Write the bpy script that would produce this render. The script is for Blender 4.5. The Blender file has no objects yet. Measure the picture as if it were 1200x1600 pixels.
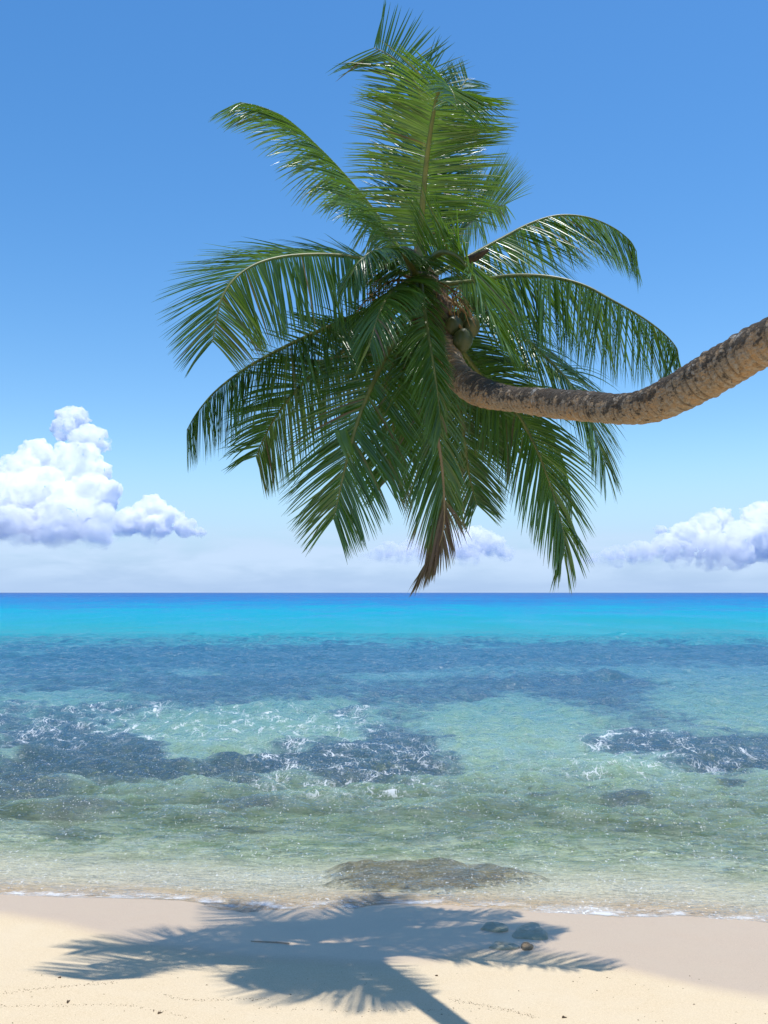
import bpy, math, random
import numpy as np
from mathutils import Vector, Matrix, Quaternion

R = math.radians
rng = np.random.default_rng(7)
random.seed(7)
scene = bpy.context.scene
col = scene.collection

# ------------------------------------------------------------------ camera
CAM = Vector((0.0, 0.0, 3.0))
PITCH = R(4.8)
FPX = 1500.0                                   # focal length in photograph pixels (1200 x 1600)
cd = bpy.data.cameras.new('camera'); cam = bpy.data.objects.new('camera', cd); col.objects.link(cam)
cam.location = CAM; cam.rotation_euler = (math.pi/2 + PITCH, 0, 0)
cd.sensor_fit = 'VERTICAL'; cd.sensor_height = 36.0; cd.lens = 36.0*FPX/1600.0
cd.clip_start = 0.1; cd.clip_end = 200000.0
scene.camera = cam

# ------------------------------------------------------------------ light
SUN = Vector((0.71, 0.34, 4.7)).normalized()   # towards the sun, nearly overhead
sun_el = math.asin(SUN.z); sun_az = math.atan2(SUN.x, SUN.y)
world = bpy.data.worlds.new('World'); scene.world = world; world.use_nodes = True
sl = bpy.data.lights.new('sun', 'SUN'); sl.energy = 3.7; sl.angle = R(0.53); sl.color = (1.0, 0.975, 0.935)
so = bpy.data.objects.new('sun', sl); col.objects.link(so)
so.rotation_euler = (-SUN).to_track_quat('-Z', 'Y').to_euler(); so.location = (5, 0, 30)
vs = scene.view_settings
vs.view_transform = 'Standard'; vs.look = 'None'; vs.exposure = 0.22; vs.gamma = 1.0; vs.use_curve_mapping = False
cy = scene.cycles
cy.max_bounces = 128; cy.diffuse_bounces = 4; cy.glossy_bounces = 4; cy.transmission_bounces = 8
cy.transparent_max_bounces = 12; cy.volume_bounces = 128; cy.sample_clamp_indirect = 8.0; cy.sample_clamp_direct = 3.0
cy.use_denoising = True

class NT:
    """small helper around a node tree"""
    def __init__(s, tree): s.t = tree; s.n = tree.nodes; s.l = tree.links
    def node(s, kind, **kw):
        n = s.n.new(kind)
        for k, v in kw.items(): setattr(n, k, v)
        return n
    def link(s, a, b): s.l.new(a, b)
    def put(s, sock, v):
        if isinstance(v, bpy.types.NodeSocket): s.l.new(v, sock)
        else: sock.default_value = v
    def math(s, op, a, b=0.0, c=0.0, clamp=False):
        n = s.node('ShaderNodeMath', operation=op, use_clamp=clamp)
        s.put(n.inputs[0], a); s.put(n.inputs[1], b)
        if len(n.inputs) > 2: s.put(n.inputs[2], c)
        return n.outputs[0]
    def rng(s, v, a, b, c=0.0, d=1.0, smooth=True):
        n = s.node('ShaderNodeMapRange'); n.interpolation_type = 'SMOOTHSTEP' if smooth else 'LINEAR'
        s.put(n.inputs[0], v)
        for i, x in enumerate((a, b, c, d)): s.put(n.inputs[1+i], x)
        return n.outputs[0]
    def mix(s, f, a, b, mode='MIX'):
        n = s.node('ShaderNodeMix', data_type='RGBA', blend_type=mode)
        s.put(n.inputs[0], f)
        for k, v in ((6, a), (7, b)):
            if isinstance(v, tuple) and len(v) == 3: v = v + (1.0,)
            s.put(n.inputs[k], v)
        return n.outputs[2]
    def noise(s, vec, scale, detail=3.0, rough=0.55, dist=0.0):
        n = s.node('ShaderNodeTexNoise'); s.put(n.inputs['Scale'], scale)
        n.inputs['Detail'].default_value = detail; n.inputs['Roughness'].default_value = rough
        n.inputs['Distortion'].default_value = dist
        if vec is not None: s.l.new(vec, n.inputs['Vector'])
        return n.outputs['Fac']
    def mapping(s, vec, scale=(1, 1, 1), rot=(0, 0, 0), loc=(0, 0, 0)):
        n = s.node('ShaderNodeMapping'); s.l.new(vec, n.inputs['Vector'])
        n.inputs['Scale'].default_value = scale; n.inputs['Rotation'].default_value = rot
        n.inputs['Location'].default_value = loc
        return n.outputs[0]
    def attr(s, name):
        return s.node('ShaderNodeAttribute', attribute_name=name).outputs['Fac']
    def ramp(s, f, stops, interp='LINEAR'):
        n = s.node('ShaderNodeValToRGB'); n.color_ramp.interpolation = interp
        e = n.color_ramp.elements
        while len(e) < len(stops): e.new(0.5)
        for el, (p, c) in zip(e, stops): el.position = p; el.color = tuple(c) + ((1.0,) if len(c) == 3 else ())
        s.put(n.inputs[0], f)
        return n.outputs[0]
    def bump(s, h, strength, dist, normal=None):
        n = s.node('ShaderNodeBump'); s.put(n.inputs['Height'], h)
        s.put(n.inputs['Strength'], strength); n.inputs['Distance'].default_value = dist
        if normal is not None: s.l.new(normal, n.inputs['Normal'])
        return n.outputs[0]

def new_mat(name):
    m = bpy.data.materials.new(name); m.use_nodes = True; m.node_tree.nodes.clear()
    t = NT(m.node_tree); out = t.node('ShaderNodeOutputMaterial')
    return m, t, out

def principled(t, out, **kw):
    p = t.node('ShaderNodeBsdfPrincipled')
    for k, v in kw.items():
        key = k.replace('_', ' ')
        if isinstance(v, tuple) and len(v) == 3: v = v + (1.0,)
        t.put(p.inputs[key], v)
    if out is not None: t.link(p.outputs[0], out.inputs[0])
    return p

# sky: Nishita with thin low stratus near the horizon
def build_sky():
    t = NT(world.node_tree); t.n.clear()
    out = t.node('ShaderNodeOutputWorld'); bg = t.node('ShaderNodeBackground')
    sky = t.node('ShaderNodeTexSky', sky_type='NISHITA'); sky.sun_disc = False
    sky.sun_elevation = sun_el; sky.sun_rotation = sun_az; sky.altitude = 0
    sky.air_density = 1.0; sky.dust_density = 0.35; sky.ozone_density = 2.5
    tc = t.node('ShaderNodeTexCoord').outputs['Generated']
    sep = t.node('ShaderNodeSeparateXYZ'); t.link(tc, sep.inputs[0])
    z = sep.outputs[2]
    # soft bank of distant cloud low over the sea
    st = t.mapping(tc, scale=(9, 9, 42))
    n1 = t.noise(st, 1.0, 5.0, 0.55, 0.3)
    lo = t.math('MULTIPLY', t.rng(z, 0.075, 0.04, 0.0, 1.0), t.rng(z, 0.0, 0.03, 0.25, 1.0))
    band = t.math('MULTIPLY', t.rng(n1, 0.32, 0.60, 0.0, 0.9), lo)
    hs = t.node('ShaderNodeHueSaturation'); hs.inputs['Saturation'].default_value = 1.31; t.link(sky.outputs[0], hs.inputs['Color'])
    hazef = t.rng(z, 0.16, 0.0, 0.0, 0.85)
    c = t.mix(hazef, hs.outputs[0], (2.0, 3.2, 5.3))
    c = t.mix(band, c, (3.45, 4.45, 5.8))
    t.link(c, bg.inputs[0]); bg.inputs[1].default_value = 0.15
    t.link(bg.outputs[0], out.inputs[0])
build_sky()

# ------------------------------------------------------------------ helpers
def pix(px, py, Y):
    """point on the ray of a photograph pixel at world distance Y"""
    u = (px-600)/FPX; v = (800-py)/FPX
    dy = math.cos(PITCH) - v*math.sin(PITCH); dz = math.sin(PITCH) + v*math.cos(PITCH)
    k = Y/dy
    return Vector((u*k, Y, CAM.z + dz*k))

def pix_of(x, y, z=0.0):
    """photograph pixel of world points (arrays)"""
    dz = z-CAM.z
    f = y*math.cos(PITCH) + dz*math.sin(PITCH); up = -y*math.sin(PITCH) + dz*math.cos(PITCH)
    return 600+FPX*x/f, 800-FPX*up/f

def mesh_obj(name, verts, faces, mat, parent=None, smooth=True, attrs=None):
    me = bpy.data.meshes.new(name)
    me.from_pydata([tuple(v) for v in verts], [], faces) if not isinstance(verts, np.ndarray) else me.from_pydata(verts.tolist(), [], faces)
    if smooth: me.polygons.foreach_set('use_smooth', [True]*len(me.polygons))
    for k, v in (attrs or {}).items():
        a = me.attributes.new(k, 'FLOAT', 'POINT'); a.data.foreach_set('value', np.asarray(v, dtype=np.float32))
    me.materials.append(mat); me.update()
    o = bpy.data.objects.new(name, me); col.objects.link(o)
    if parent is not None: o.parent = parent
    return o

def tag(o, label, cat=None, group=None, kind=None):
    if label: o['label'] = label
    if cat: o['category'] = cat
    if group: o['group'] = group
    if kind: o['kind'] = kind
    return o

def sstep(x, a, b):
    t = np.clip((x-a)/(b-a), 0, 1); return t*t*(3-2*t)

class Noise2:
    """value noise on a lattice, for arrays"""
    def __init__(s, seed): s.g = np.random.default_rng(seed).random((256, 256))
    def __call__(s, x, y):
        xi = np.floor(x).astype(int); yi = np.floor(y).astype(int); fx = x-xi; fy = y-yi
        fx = fx*fx*(3-2*fx); fy = fy*fy*(3-2*fy); g = s.g
        a = g[xi % 256, yi % 256]; b = g[(xi+1) % 256, yi % 256]; c = g[xi % 256, (yi+1) % 256]; d = g[(xi+1) % 256, (yi+1) % 256]
        return (a*(1-fx)+b*fx)*(1-fy) + (c*(1-fx)+d*fx)*fy
    def fbm(s, x, y, o=4):
        r = 0; amp = 0.5; f = 1
        for _ in range(o): r = r + amp*s(x*f+17.3*f, y*f-4.1*f); amp *= 0.5; f *= 2.03
        return r/(1-0.5**o)
NZ = Noise2(3); NZ2 = Noise2(11)

# ------------------------------------------------------------------ beach and seabed
def shore_y(x):
    return 9.70 - 0.115*np.clip(x, -40, 40) + 0.10*np.sin(x*0.9+0.4) + 0.06*np.sin(x*2.3+1.0)

Q = np.array([-60, -9.6, -7, -4.6, -2, 0, 2, 4, 8, 15, 40, 80, 150, 300, 1000, 60000])
ZQ = np.array([4.0, 1.55, 0.86, 0.44, 0.16, -0.025, -0.19, -0.36, -0.76, -1.2, -2.2, -4.0, -8.0, -25.0, -60.0, -60.0])
qs = np.linspace(-60, 320, 7601); zs = np.interp(qs, Q, ZQ)
ker = np.hanning(41); ker /= ker.sum(); zs = np.convolve(np.pad(zs, 20, mode='edge'), ker, 'valid')

def bed_z(x, y):
    q = y-shore_y(x)
    z = np.where(q < 300, np.interp(q, qs, zs), np.interp(q, Q, ZQ))
    near = sstep(y, -5, 4)*(1-sstep(y, 40, 80))
    z = z + near*(0.03*(1-0.8*np.exp(-((q-0.6)/1.6)**2))*(NZ.fbm(x*0.45, y*0.55, 3)-0.5) + 0.012*(NZ2.fbm(x*2.2, y*2.2, 3)-0.5))
    under = sstep(q, 1.0, 3.2)
    z = z + near*under*0.16*(NZ2.fbm(x*0.8+5, y*0.8, 4)-0.5)
    return z

def on_ground(px, py):
    """point of the beach seen at a photograph pixel"""
    Y = 8.0
    for _ in range(14):
        p = pix(px, py, Y); z = float(bed_z(np.array([p.x]), np.array([Y]))[0])
        u = (800-py)/FPX
        dz = (math.sin(PITCH)+u*math.cos(PITCH))/(math.cos(PITCH)-u*math.sin(PITCH))
        Y = 0.5*Y + 0.5*(z-CAM.z)/dz
    p = pix(px, py, Y); p.z = float(bed_z(np.array([p.x]), np.array([Y]))[0])
    return p

# reach of the damp sand, traced along its edge in the photograph
damp_px = [(-500, 1425), (0, 1432), (90, 1447), (200, 1478), (400, 1503), (590, 1513), (690, 1505), (740, 1490), (820, 1493), (900, 1502), (1000, 1524), (1100, 1548), (1200, 1565), (1700, 1600)]
dp = [on_ground(*p) for p in damp_px]
damp_x = np.array([p.x for p in dp]); damp_y = np.array([p.y for p in dp])

def grid_obj(name, X, Y, Z, mat, attrs=None):
    ny, nx = X.shape; me = bpy.data.meshes.new(name)
    i = (np.arange(ny-1)[:, None]*nx + np.arange(nx-1)[None, :])
    F = np.stack([i, i+1, i+1+nx, i+nx], -1).reshape(-1).astype(np.int32); nf = len(F)//4
    me.vertices.add(nx*ny); me.vertices.foreach_set('co', np.stack([X, Y, Z], -1).astype(np.float32).ravel())
    me.loops.add(len(F)); me.loops.foreach_set('vertex_index', F)
    me.polygons.add(nf); me.polygons.foreach_set('loop_start', np.arange(0, len(F), 4, dtype=np.int32))
    me.polygons.foreach_set('use_smooth', np.ones(nf, dtype=bool))
    for k, v in (attrs or {}).items():
        a = me.attributes.new(k, 'FLOAT', 'POINT'); a.data.foreach_set('value', v.astype(np.float32).ravel())
    me.materials.append(mat); me.update(calc_edges=True); me.validate()
    o = bpy.data.objects.new(name, me); col.objects.link(o)
    return o

def grid_faces(ny, nx):
    i = np.arange(ny-1)[:, None]*nx + np.arange(nx-1)[None, :]
    return np.stack([i, i+1, i+1+nx, i+nx], -1).reshape(-1, 4).tolist()

def build_beach():
    ys = np.concatenate([np.linspace(-60, 4, 50, endpoint=False), np.linspace(4, 6.6, 40, endpoint=False), np.linspace(6.6, 13, 300, endpoint=False),
                         13*np.exp(np.linspace(0, 1.6, 160, endpoint=False)), np.linspace(64, 320, 40)])
    xc = np.linspace(-6.5, 6.5, 360); xo = 6.5*np.exp(np.linspace(0.01, 4.2, 60))
    xs = np.concatenate([-xo[::-1], xc, xo])
    X, Y = np.meshgrid(xs, ys); Z = bed_z(X, Y)
    edge = np.interp(X, damp_x, damp_y) + 0.05*(NZ.fbm(X*1.7, Y*1.7)-0.5)
    damp = sstep(Y-edge, -0.14, 0.30)
    under = sstep(Y-shore_y(X), 1.0, 2.9); sub = sstep(Y-shore_y(X), 0.0, 0.8)
    m, t, out = new_mat('sand')
    pos = t.node('ShaderNodeNewGeometry').outputs['Position']
    d = t.attr('damp'); u = t.attr('under')
    g1 = t.noise(pos, 110.0, 3.0, 0.75); g2 = t.noise(pos, 24.0, 5.0, 0.65); g3 = t.noise(pos, 2.1, 4.0, 0.6)
    dry = t.mix(t.rng(g1, 0.3, 0.7), (0.575, 0.445, 0.275), (0.735, 0.59, 0.39))
    dry = t.mix(t.rng(g3, 0.35, 0.7, 0, 0.35), dry, (0.68, 0.565, 0.395))
    grain = t.rng(t.noise(pos, 150.0, 2.0, 0.6), 0.66, 0.76, 0, 0.5)
    dry = t.mix(grain, dry, (0.24, 0.18, 0.12))
    wet = t.mix(t.rng(g1, 0.3, 0.7), (0.46, 0.34, 0.215), (0.60, 0.445, 0.295))
    wet = t.mix(t.rng(g3, 0.35, 0.7, 0, 0.4), wet, (0.54, 0.41, 0.265))
    c = t.mix(d, dry, wet)
    # under water: paler green-grey sand with coral rubble and weed patches
    rub = t.noise(pos, 1.5, 6.0, 0.68, 0.7); rub2 = t.noise(pos, 6.0, 6.0, 0.75)
    bed = t.mix(t.rng(rub, 0.40, 0.62), (0.60, 0.60, 0.43), (0.22, 0.29, 0.14))
    bed = t.mix(t.rng(rub2, 0.48, 0.64, 0, 0.8), bed, (0.15, 0.165, 0.085))
    c = t.mix(t.attr('sub'), c, t.mix(t.rng(g2, 0.35, 0.65), (0.56, 0.50, 0.385), (0.68, 0.62, 0.49)))   # pale coral sand below the tide line
    c = t.mix(u, c, bed)
    rough = t.rng(d, 0, 1, 0.95, 0.42, smooth=False)
    h = t.math('ADD', t.math('MULTIPLY', g1, 0.35), t.math('MULTIPLY', g2, 1.0))
    b = t.bump(h, t.rng(d, 0, 1, 0.55, 0.07), 0.012)
    principled(t, out, Base_Color=c, Roughness=rough, Normal=b, Specular_IOR_Level=t.rng(d, 0, 1, 0.15, 0.55))
    o = grid_obj('beach', X, Y, Z, m, {'damp': damp, 'under': under, 'sub': sub})
    tag(o, None, kind='structure')
build_beach()

# ------------------------------------------------------------------ sea
reef_px = [(60, 1150, 150, 34, 1), (180, 1176, 110, 22, 1.1), (50, 1205, 110, 16, 0.9), (180, 1200, 110, 18, 0.9), (40, 1235, 70, 16, 1), (350, 1210, 75, 16, 1.1), (350, 1196, 40, 9, .8),
           (400, 1180, 110, 28, 0.9), (500, 1186, 120, 22, 0.9), (590, 1140, 85, 22, 0.9), (660, 1196, 70, 18, 1.0), (610, 1165, 85, 14, 0.9), (560, 1208, 70, 14, 0.7), (700, 1150, 30, 8, .8),
           (800, 1166, 45, 6, 1.1), (1000, 1160, 130, 20, 0.9), (1100, 1180, 120, 26, 1), (1150, 1195, 100, 20, 0.8), (1020, 1123, 120, 12, 0.8), (940, 1098, 140, 14, .7),
           (600, 1072, 800, 34, 0.45), (300, 1085, 420, 30, 0.55), (800, 1082, 120, 18, 0.6), (980, 1068, 160, 20, 0.6), (700, 1042, 900, 26, .5), (300, 1022, 700, 16, .8), (1000, 1022, 500, 14, .8),
           (405, 1253, 48, 11, 1.3), (345, 1268, 22, 7, .9), (90, 1274, 70, 9, 1.0), (980, 1241, 42, 7, 1.1), (842, 1238, 28, 4, 1), (912, 1226, 26, 5, 1), (1130, 1226, 30, 4, .9), (760, 1262, 32, 6, .7)]
sand_px = [(350, 1160, 110, 26, 1.1), (430, 1140, 80, 22, 0.9), (330, 1180, 60, 18, 0.9), (770, 1135, 70, 40, 1.1), (850, 1110, 90, 20, 0.7), (310, 1053, 38, 6, 1.0), (640, 1062, 90, 9, 0.8),
           (760, 1055, 120, 12, .5), (1110, 1085, 110, 32, 1.0), (1040, 1052, 150, 12, 0.9), (90, 1092, 80, 10, 0.7), (880, 1200, 120, 30, 0.8), (60, 1022, 60, 5, 0.5), (460, 1105, 80, 8, .5)]
foam_px = [(330, 1133, 210, 22, 1.0), (120, 1128, 190, 28, 0.62), (560, 1130, 80, 18, .5), (60, 1165, 90, 18, .45), (520, 1215, 130, 34, 0.95), (600, 1180, 110, 26, .65), (440, 1180, 90, 20, .4),
           (960, 1152, 110, 10, 1.0), (1020, 1180, 130, 26, 0.65), (980, 1205, 120, 16, .5), (1130, 1200, 90, 20, .35), (700, 1228, 120, 10, .35), (860, 1185, 110, 26, .3), (1130, 1343, 70, 10, .5)]

def blobs(PX, PY, lst):
    r = np.zeros_like(PX)
    for cx, cy_, rx, ry, a in lst:
        d = ((PX-cx)/rx)**2 + ((PY-cy_)/ry)**2
        r += a*np.exp(-np.minimum(d, 30)**1.1*0.85)
    return r

def slab_bump(x, y):
    """flat reef slab awash at the water's edge: height above the bed"""
    cx, cyy = 0.45, 10.72
    X = (x-cx)/1.32; Y = (y-cyy)/0.78
    ang = np.arctan2(Y, X); r = np.sqrt(X*X+Y*Y)
    lim = 1.0 + 0.10*np.sin(3*ang+0.8) + 0.08*np.sin(5*ang+2.0) + 0.04*np.sin(11*ang) + 0.35*(NZ.fbm(x*2.1, y*2.1, 4)-0.5)
    return r/lim

def build_sea():
    y1 = 8.4*np.exp(np.linspace(0, math.log(70/8.4), 760, endpoint=False))
    y2 = 70*np.exp(np.linspace(0, math.log(90000/70), 260))
    ys = np.concatenate([y1, y2])
    c = np.linspace(-1, 1, 520)
    X = np.empty((len(ys), len(c))); Y = np.repeat(ys[:, None], len(c), 1)
    inner = np.clip(c, -0.88, 0.88)/0.88; outer = np.sign(c)*np.clip(np.abs(c)-0.88, 0, 1)/0.12
    X = inner[None, :]*(0.52*ys[:, None]+2.5) + (np.sign(outer)*np.abs(outer)**2)[None, :]*(3*ys[:, None]+60)
    # long-crested ripples and a light swell coming in to the beach
    H = np.zeros_like(X); r = np.random.default_rng(5)
    dY = np.gradient(ys)[:, None]
    for k in range(64):
        lam = 0.16*math.exp(r.random()*math.log(16))
        th = r.normal(0, 0.55)+0.12; kx = math.sin(th); ky = math.cos(th)
        amp = 0.0115*lam**0.75*(0.6+0.8*r.random())
        fade = np.clip((lam/np.maximum(dY*2.5, 1e-6))-0.6, 0, 1)
        ph = 2*math.pi*((X*kx+Y*ky)/lam) + r.random()*6.283 + 1.6*NZ(X/lam*0.21+k*7, Y/lam*0.21)*3
        s = np.sin(ph); H += amp*fade*(s + 0.25*np.cos(2*ph))
    patch = 0.55+0.9*NZ2.fbm(X*0.12, Y*0.12, 3)
    B = bed_z(X, np.minimum(Y, 5e4))
    q = Y-shore_y(X)
    amp = 0.12 + 0.88*sstep(q, 0.2, 4.5)
    H = H*amp*patch
    # small waves rolling over the shallows
    for (yy, a, w, x0, x1) in ((33.0, .10, 1.6, -30, 30), (24.5, .05, 0.9, -20, 0), (19.2, .03, .6, -3, 9), (16.2, .018, .45, -7, 1), (13.2, .014, .35, -2, 7), (11.9, .018, .25, -6, 3), (45, .12, 2.0, -40, 40), (60, .14, 2.5, -60, 60)):
        yc = yy + 0.35*np.sin(X*0.35+yy) + 0.5*(NZ(X*0.5, Y*0+yy)-0.5)
        e = (Y-yc)/w
        env = sstep(X, x0-2, x0+2)*(1-sstep(X, x1-2, x1+2))
        H += a*env*np.exp(-np.where(e < 0, e*e*3, e*e))
    # water piling over the slab
    sb = slab_bump(X, Y)
    H += 0.045*(1-sstep(sb, 0.55, 1.06))
    # the thin wash of the last wave running up the sand
    run = 0.02*np.exp(-((q-0.15)/0.28)**2)*(0.5+NZ(X*1.3, Y*0+3))
    H += run
    depth = H-B
    slabd = 0.10*(1-sstep(sb, .85, 1.05))
    depth_eff = np.maximum(depth - slabd*0.0, -0.2)
    PX, PY = pix_of(X, np.maximum(Y, 5.0))
    wx = 26*(NZ.fbm(X*0.7, Y*0.5, 4)-0.5)*2; wy = 9*(NZ2.fbm(X*0.7+9, Y*0.5, 4)-0.5)*2
    reef = blobs(PX+wx*2.0, PY+wy*1.6, reef_px) - blobs(PX+wx, PY+wy, sand_px)
    reef = reef + 0.38*(NZ.fbm(X*0.35, Y*0.22, 5)-0.5)*sstep(PY, 1010, 1060)*(1-sstep(PY, 1230, 1290))
    foam = 1.5*blobs(PX+wx, PY+wy, foam_px)
    # colour coordinate: 0 at the beach .. 1 at the horizon
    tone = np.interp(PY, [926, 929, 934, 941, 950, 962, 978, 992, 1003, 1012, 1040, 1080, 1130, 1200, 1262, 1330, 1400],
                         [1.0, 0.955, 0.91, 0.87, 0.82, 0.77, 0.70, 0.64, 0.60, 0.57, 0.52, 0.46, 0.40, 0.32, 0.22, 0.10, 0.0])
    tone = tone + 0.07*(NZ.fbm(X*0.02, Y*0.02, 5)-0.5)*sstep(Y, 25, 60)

    m, t, out = new_mat('sea_water')
    pos = t.node('ShaderNodeNewGeometry').outputs['Position']
    dep = t.attr('depth'); rf = t.attr('reef'); fo = t.attr('foam'); tn = t.attr('tone')
    # body colour of the water over sand, and over reef; far out, streaky tone noise paints in the shading of chop
    n3 = t.noise(t.mapping(pos, scale=(0.6, 0.22, 1)), 0.15, 7.0, 0.75, 0.3)
    tn0 = tn
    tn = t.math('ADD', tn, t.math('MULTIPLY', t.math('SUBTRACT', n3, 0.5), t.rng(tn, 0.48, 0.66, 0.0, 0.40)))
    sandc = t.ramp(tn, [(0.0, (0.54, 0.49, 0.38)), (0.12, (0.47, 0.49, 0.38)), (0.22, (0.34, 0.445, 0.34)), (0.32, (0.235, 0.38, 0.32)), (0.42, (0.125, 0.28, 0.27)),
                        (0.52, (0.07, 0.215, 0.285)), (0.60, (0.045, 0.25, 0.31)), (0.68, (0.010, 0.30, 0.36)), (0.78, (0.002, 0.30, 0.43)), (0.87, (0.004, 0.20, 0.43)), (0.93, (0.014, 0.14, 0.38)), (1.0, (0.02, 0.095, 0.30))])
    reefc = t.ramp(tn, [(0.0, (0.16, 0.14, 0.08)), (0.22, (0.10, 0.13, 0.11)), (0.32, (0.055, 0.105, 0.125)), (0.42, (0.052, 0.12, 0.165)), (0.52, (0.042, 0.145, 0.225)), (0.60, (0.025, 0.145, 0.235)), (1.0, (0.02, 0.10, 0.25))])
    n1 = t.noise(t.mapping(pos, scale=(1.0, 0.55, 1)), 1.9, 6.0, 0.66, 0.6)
    n2 = t.noise(t.mapping(pos, scale=(1.0, 0.6, 1)), 0.42, 5.0, 0.6, 0.4)
    rr = t.math('ADD', rf, t.math('MULTIPLY', t.math('SUBTRACT', n1, 0.5), 1.5))
    rr = t.math('ADD', rr, t.math('MULTIPLY', t.math('SUBTRACT', n2, 0.5), 0.8))
    w2 = t.noise(t.mapping(pos, scale=(0.5, 1.3, 1)), 2.2, 4.0, 0.6, 0.3)
    rr = t.math('ADD', rr, t.math('MULTIPLY', t.math('SUBTRACT', w2, 0.5), 1.3))
    rmask = t.rng(rr, 0.10, 1.0)
    body = t.mix(rmask, sandc, reefc)
    mott = t.math('MULTIPLY', t.rng(n1, 0.36, 0.64, 0, 0.62), t.math('MULTIPLY', t.rng(tn, 0.5, 0.30), t.rng(rmask, 0.5, 0.1)))  # green mottling of the shallows, contrast raised to imitate veins of caustic light
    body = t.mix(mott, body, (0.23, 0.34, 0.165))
    n5 = t.noise(t.mapping(pos, scale=(1.0, 0.7, 1)), 6.5, 6.0, 0.72, 0.5)
    weed = t.math('MULTIPLY', t.rng(n5, 0.50, 0.68, 0, 0.75), t.math('MULTIPLY', t.rng(tn, 0.05, 0.14), t.rng(tn, 0.42, 0.26)))
    body = t.mix(weed, body, (0.15, 0.20, 0.115))
    # foam lace
    dn = t.noise(pos, 1.1, 3.0, 0.6)
    wv = t.node('ShaderNodeVectorMath', operation='MULTIPLY_ADD')
    cb = t.node('ShaderNodeCombineXYZ'); t.link(dn, cb.inputs[0]); t.link(n1, cb.inputs[1])
    t.link(cb.outputs[0], wv.inputs[0]); wv.inputs[1].default_value = (1.1, 1.1, 0); t.link(t.mapping(pos, scale=(1.5, 1.0, 0.0)), wv.inputs[2])
    def lace(scale, lo, hi):
        v = t.node('ShaderNodeTexVoronoi', feature='DISTANCE_TO_EDGE'); v.inputs['Scale'].default_value = scale
        t.link(wv.outputs[0], v.inputs['Vector']); return t.rng(v.outputs['Distance'], hi, lo)
    l1 = lace(2.6, 0.010, 0.050); l2 = lace(6.5, 0.012, 0.065)
    lac = t.math('MAXIMUM', l1, t.math('MULTIPLY', l2, 0.55))
    brk = t.rng(t.noise(pos, 2.6, 4.0, 0.65), 0.47, 0.62)
    patchy = t.rng(t.math('ADD', fo, t.math('MULTIPLY', t.math('SUBTRACT', n2, 0.5), 1.5)), 0.30, 1.0)
    foam_glint = t.math('MULTIPLY', t.math('MULTIPLY', lac, brk), t.math('MULTIPLY', patchy, 0.72))
    # foam line at the water's edge
    en = t.noise(t.mapping(pos, scale=(1.0, 2.2, 1)), 3.2, 5.0, 0.7)
    line = t.math('MULTIPLY', t.rng(dep, 0.001, 0.007), t.rng(dep, 0.032, 0.008))
    line = t.math('MULTIPLY', line, t.rng(en, 0.44, 0.64))
    surf = t.attr('surf')
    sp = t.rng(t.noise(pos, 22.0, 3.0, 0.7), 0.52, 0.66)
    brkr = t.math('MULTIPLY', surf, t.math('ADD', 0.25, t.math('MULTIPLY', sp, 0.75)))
    glint = t.math('MULTIPLY', t.rng(t.noise(t.mapping(pos, scale=(1, .5, 1)), 34.0, 2.0, 0.6), 0.63, 0.70), t.rng(tn, 0.5, 0.2, 0.15, 0.5))  # white flecks painted in as sun glints, densest in the shallows
    foam_glint = t.math('MAXIMUM', t.math('MAXIMUM', foam_glint, t.math('MULTIPLY', line, 0.7)), t.math('MAXIMUM', brkr, glint), clamp=True)
    # relief: fine ripples, longer ones far out
    w1 = t.noise(t.mapping(pos, scale=(0.75, 1.5, 1)), 9.0, 3.0, 0.6, 0.3)
    w3 = t.noise(t.mapping(pos, scale=(0.35, 1.0, 1)), 0.30, 6.0, 0.7, 0.2)
    far = t.rng(tn, 0.40, 0.62)
    b = t.bump(w1, t.rng(tn, 0.75, 0.3, 0.0, 0.9), 0.085)
    b = t.bump(w2, t.rng(tn, 0.95, 0.4, 0.25, 0.85), 0.30, b)
    b = t.bump(w3, far, 1.3, b)
    fr = t.node('ShaderNodeFresnel'); fr.inputs['IOR'].default_value = 1.333; t.link(b, fr.inputs['Normal'])
    fres = t.rng(fr.outputs[0], 0.0, 1.0, 0.0, 0.9, smooth=False)
    fres = t.math('MULTIPLY', fres, t.rng(tn, 0.55, 0.75, 1.0, 0.45))
    n4 = t.noise(t.mapping(pos, scale=(0.5, 1, 1)), 1.3, 5.0, 0.7, 0.3)
    fres = t.math('ADD', fres, t.math('MULTIPLY', t.math('SUBTRACT', n3, 0.5), t.rng(tn, 0.5, 0.65, 0.0, 0.75)))
    fres = t.math('ADD', fres, t.math('MULTIPLY', t.math('SUBTRACT', n4, 0.5), t.rng(tn, 0.65, 0.45, 0.0, 0.55)), clamp=True)
    fres = t.math('ADD', fres, t.math('MULTIPLY', t.rng(tn, 0.18, 0.40, 0.0, 0.08), t.rng(tn, 0.66, 0.56)), clamp=True)
    gl = t.node('ShaderNodeBsdfGlossy'); gl.inputs['Roughness'].default_value = 0.10; t.link(b, gl.inputs['Normal'])
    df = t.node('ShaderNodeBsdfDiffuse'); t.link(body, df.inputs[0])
    flat = t.node('ShaderNodeCombineXYZ'); flat.inputs[2].default_value = 1.0; t.link(flat.outputs[0], df.inputs['Normal'])   # light from within the water
    tr = t.node('ShaderNodeBsdfTransparent')
    t.link(t.mix(t.rng(dep, 0.0, 0.5, 0, 1, smooth=False), (0.97, 0.985, 0.98), (0.72, 0.90, 0.85)), tr.inputs[0])
    op = t.math('MAXIMUM', t.rng(dep, 0.05, 0.95, 0.04, 1.0), t.math('MULTIPLY', rmask, t.rng(dep, 0.08, 0.3, 0.0, 0.85)))
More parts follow.
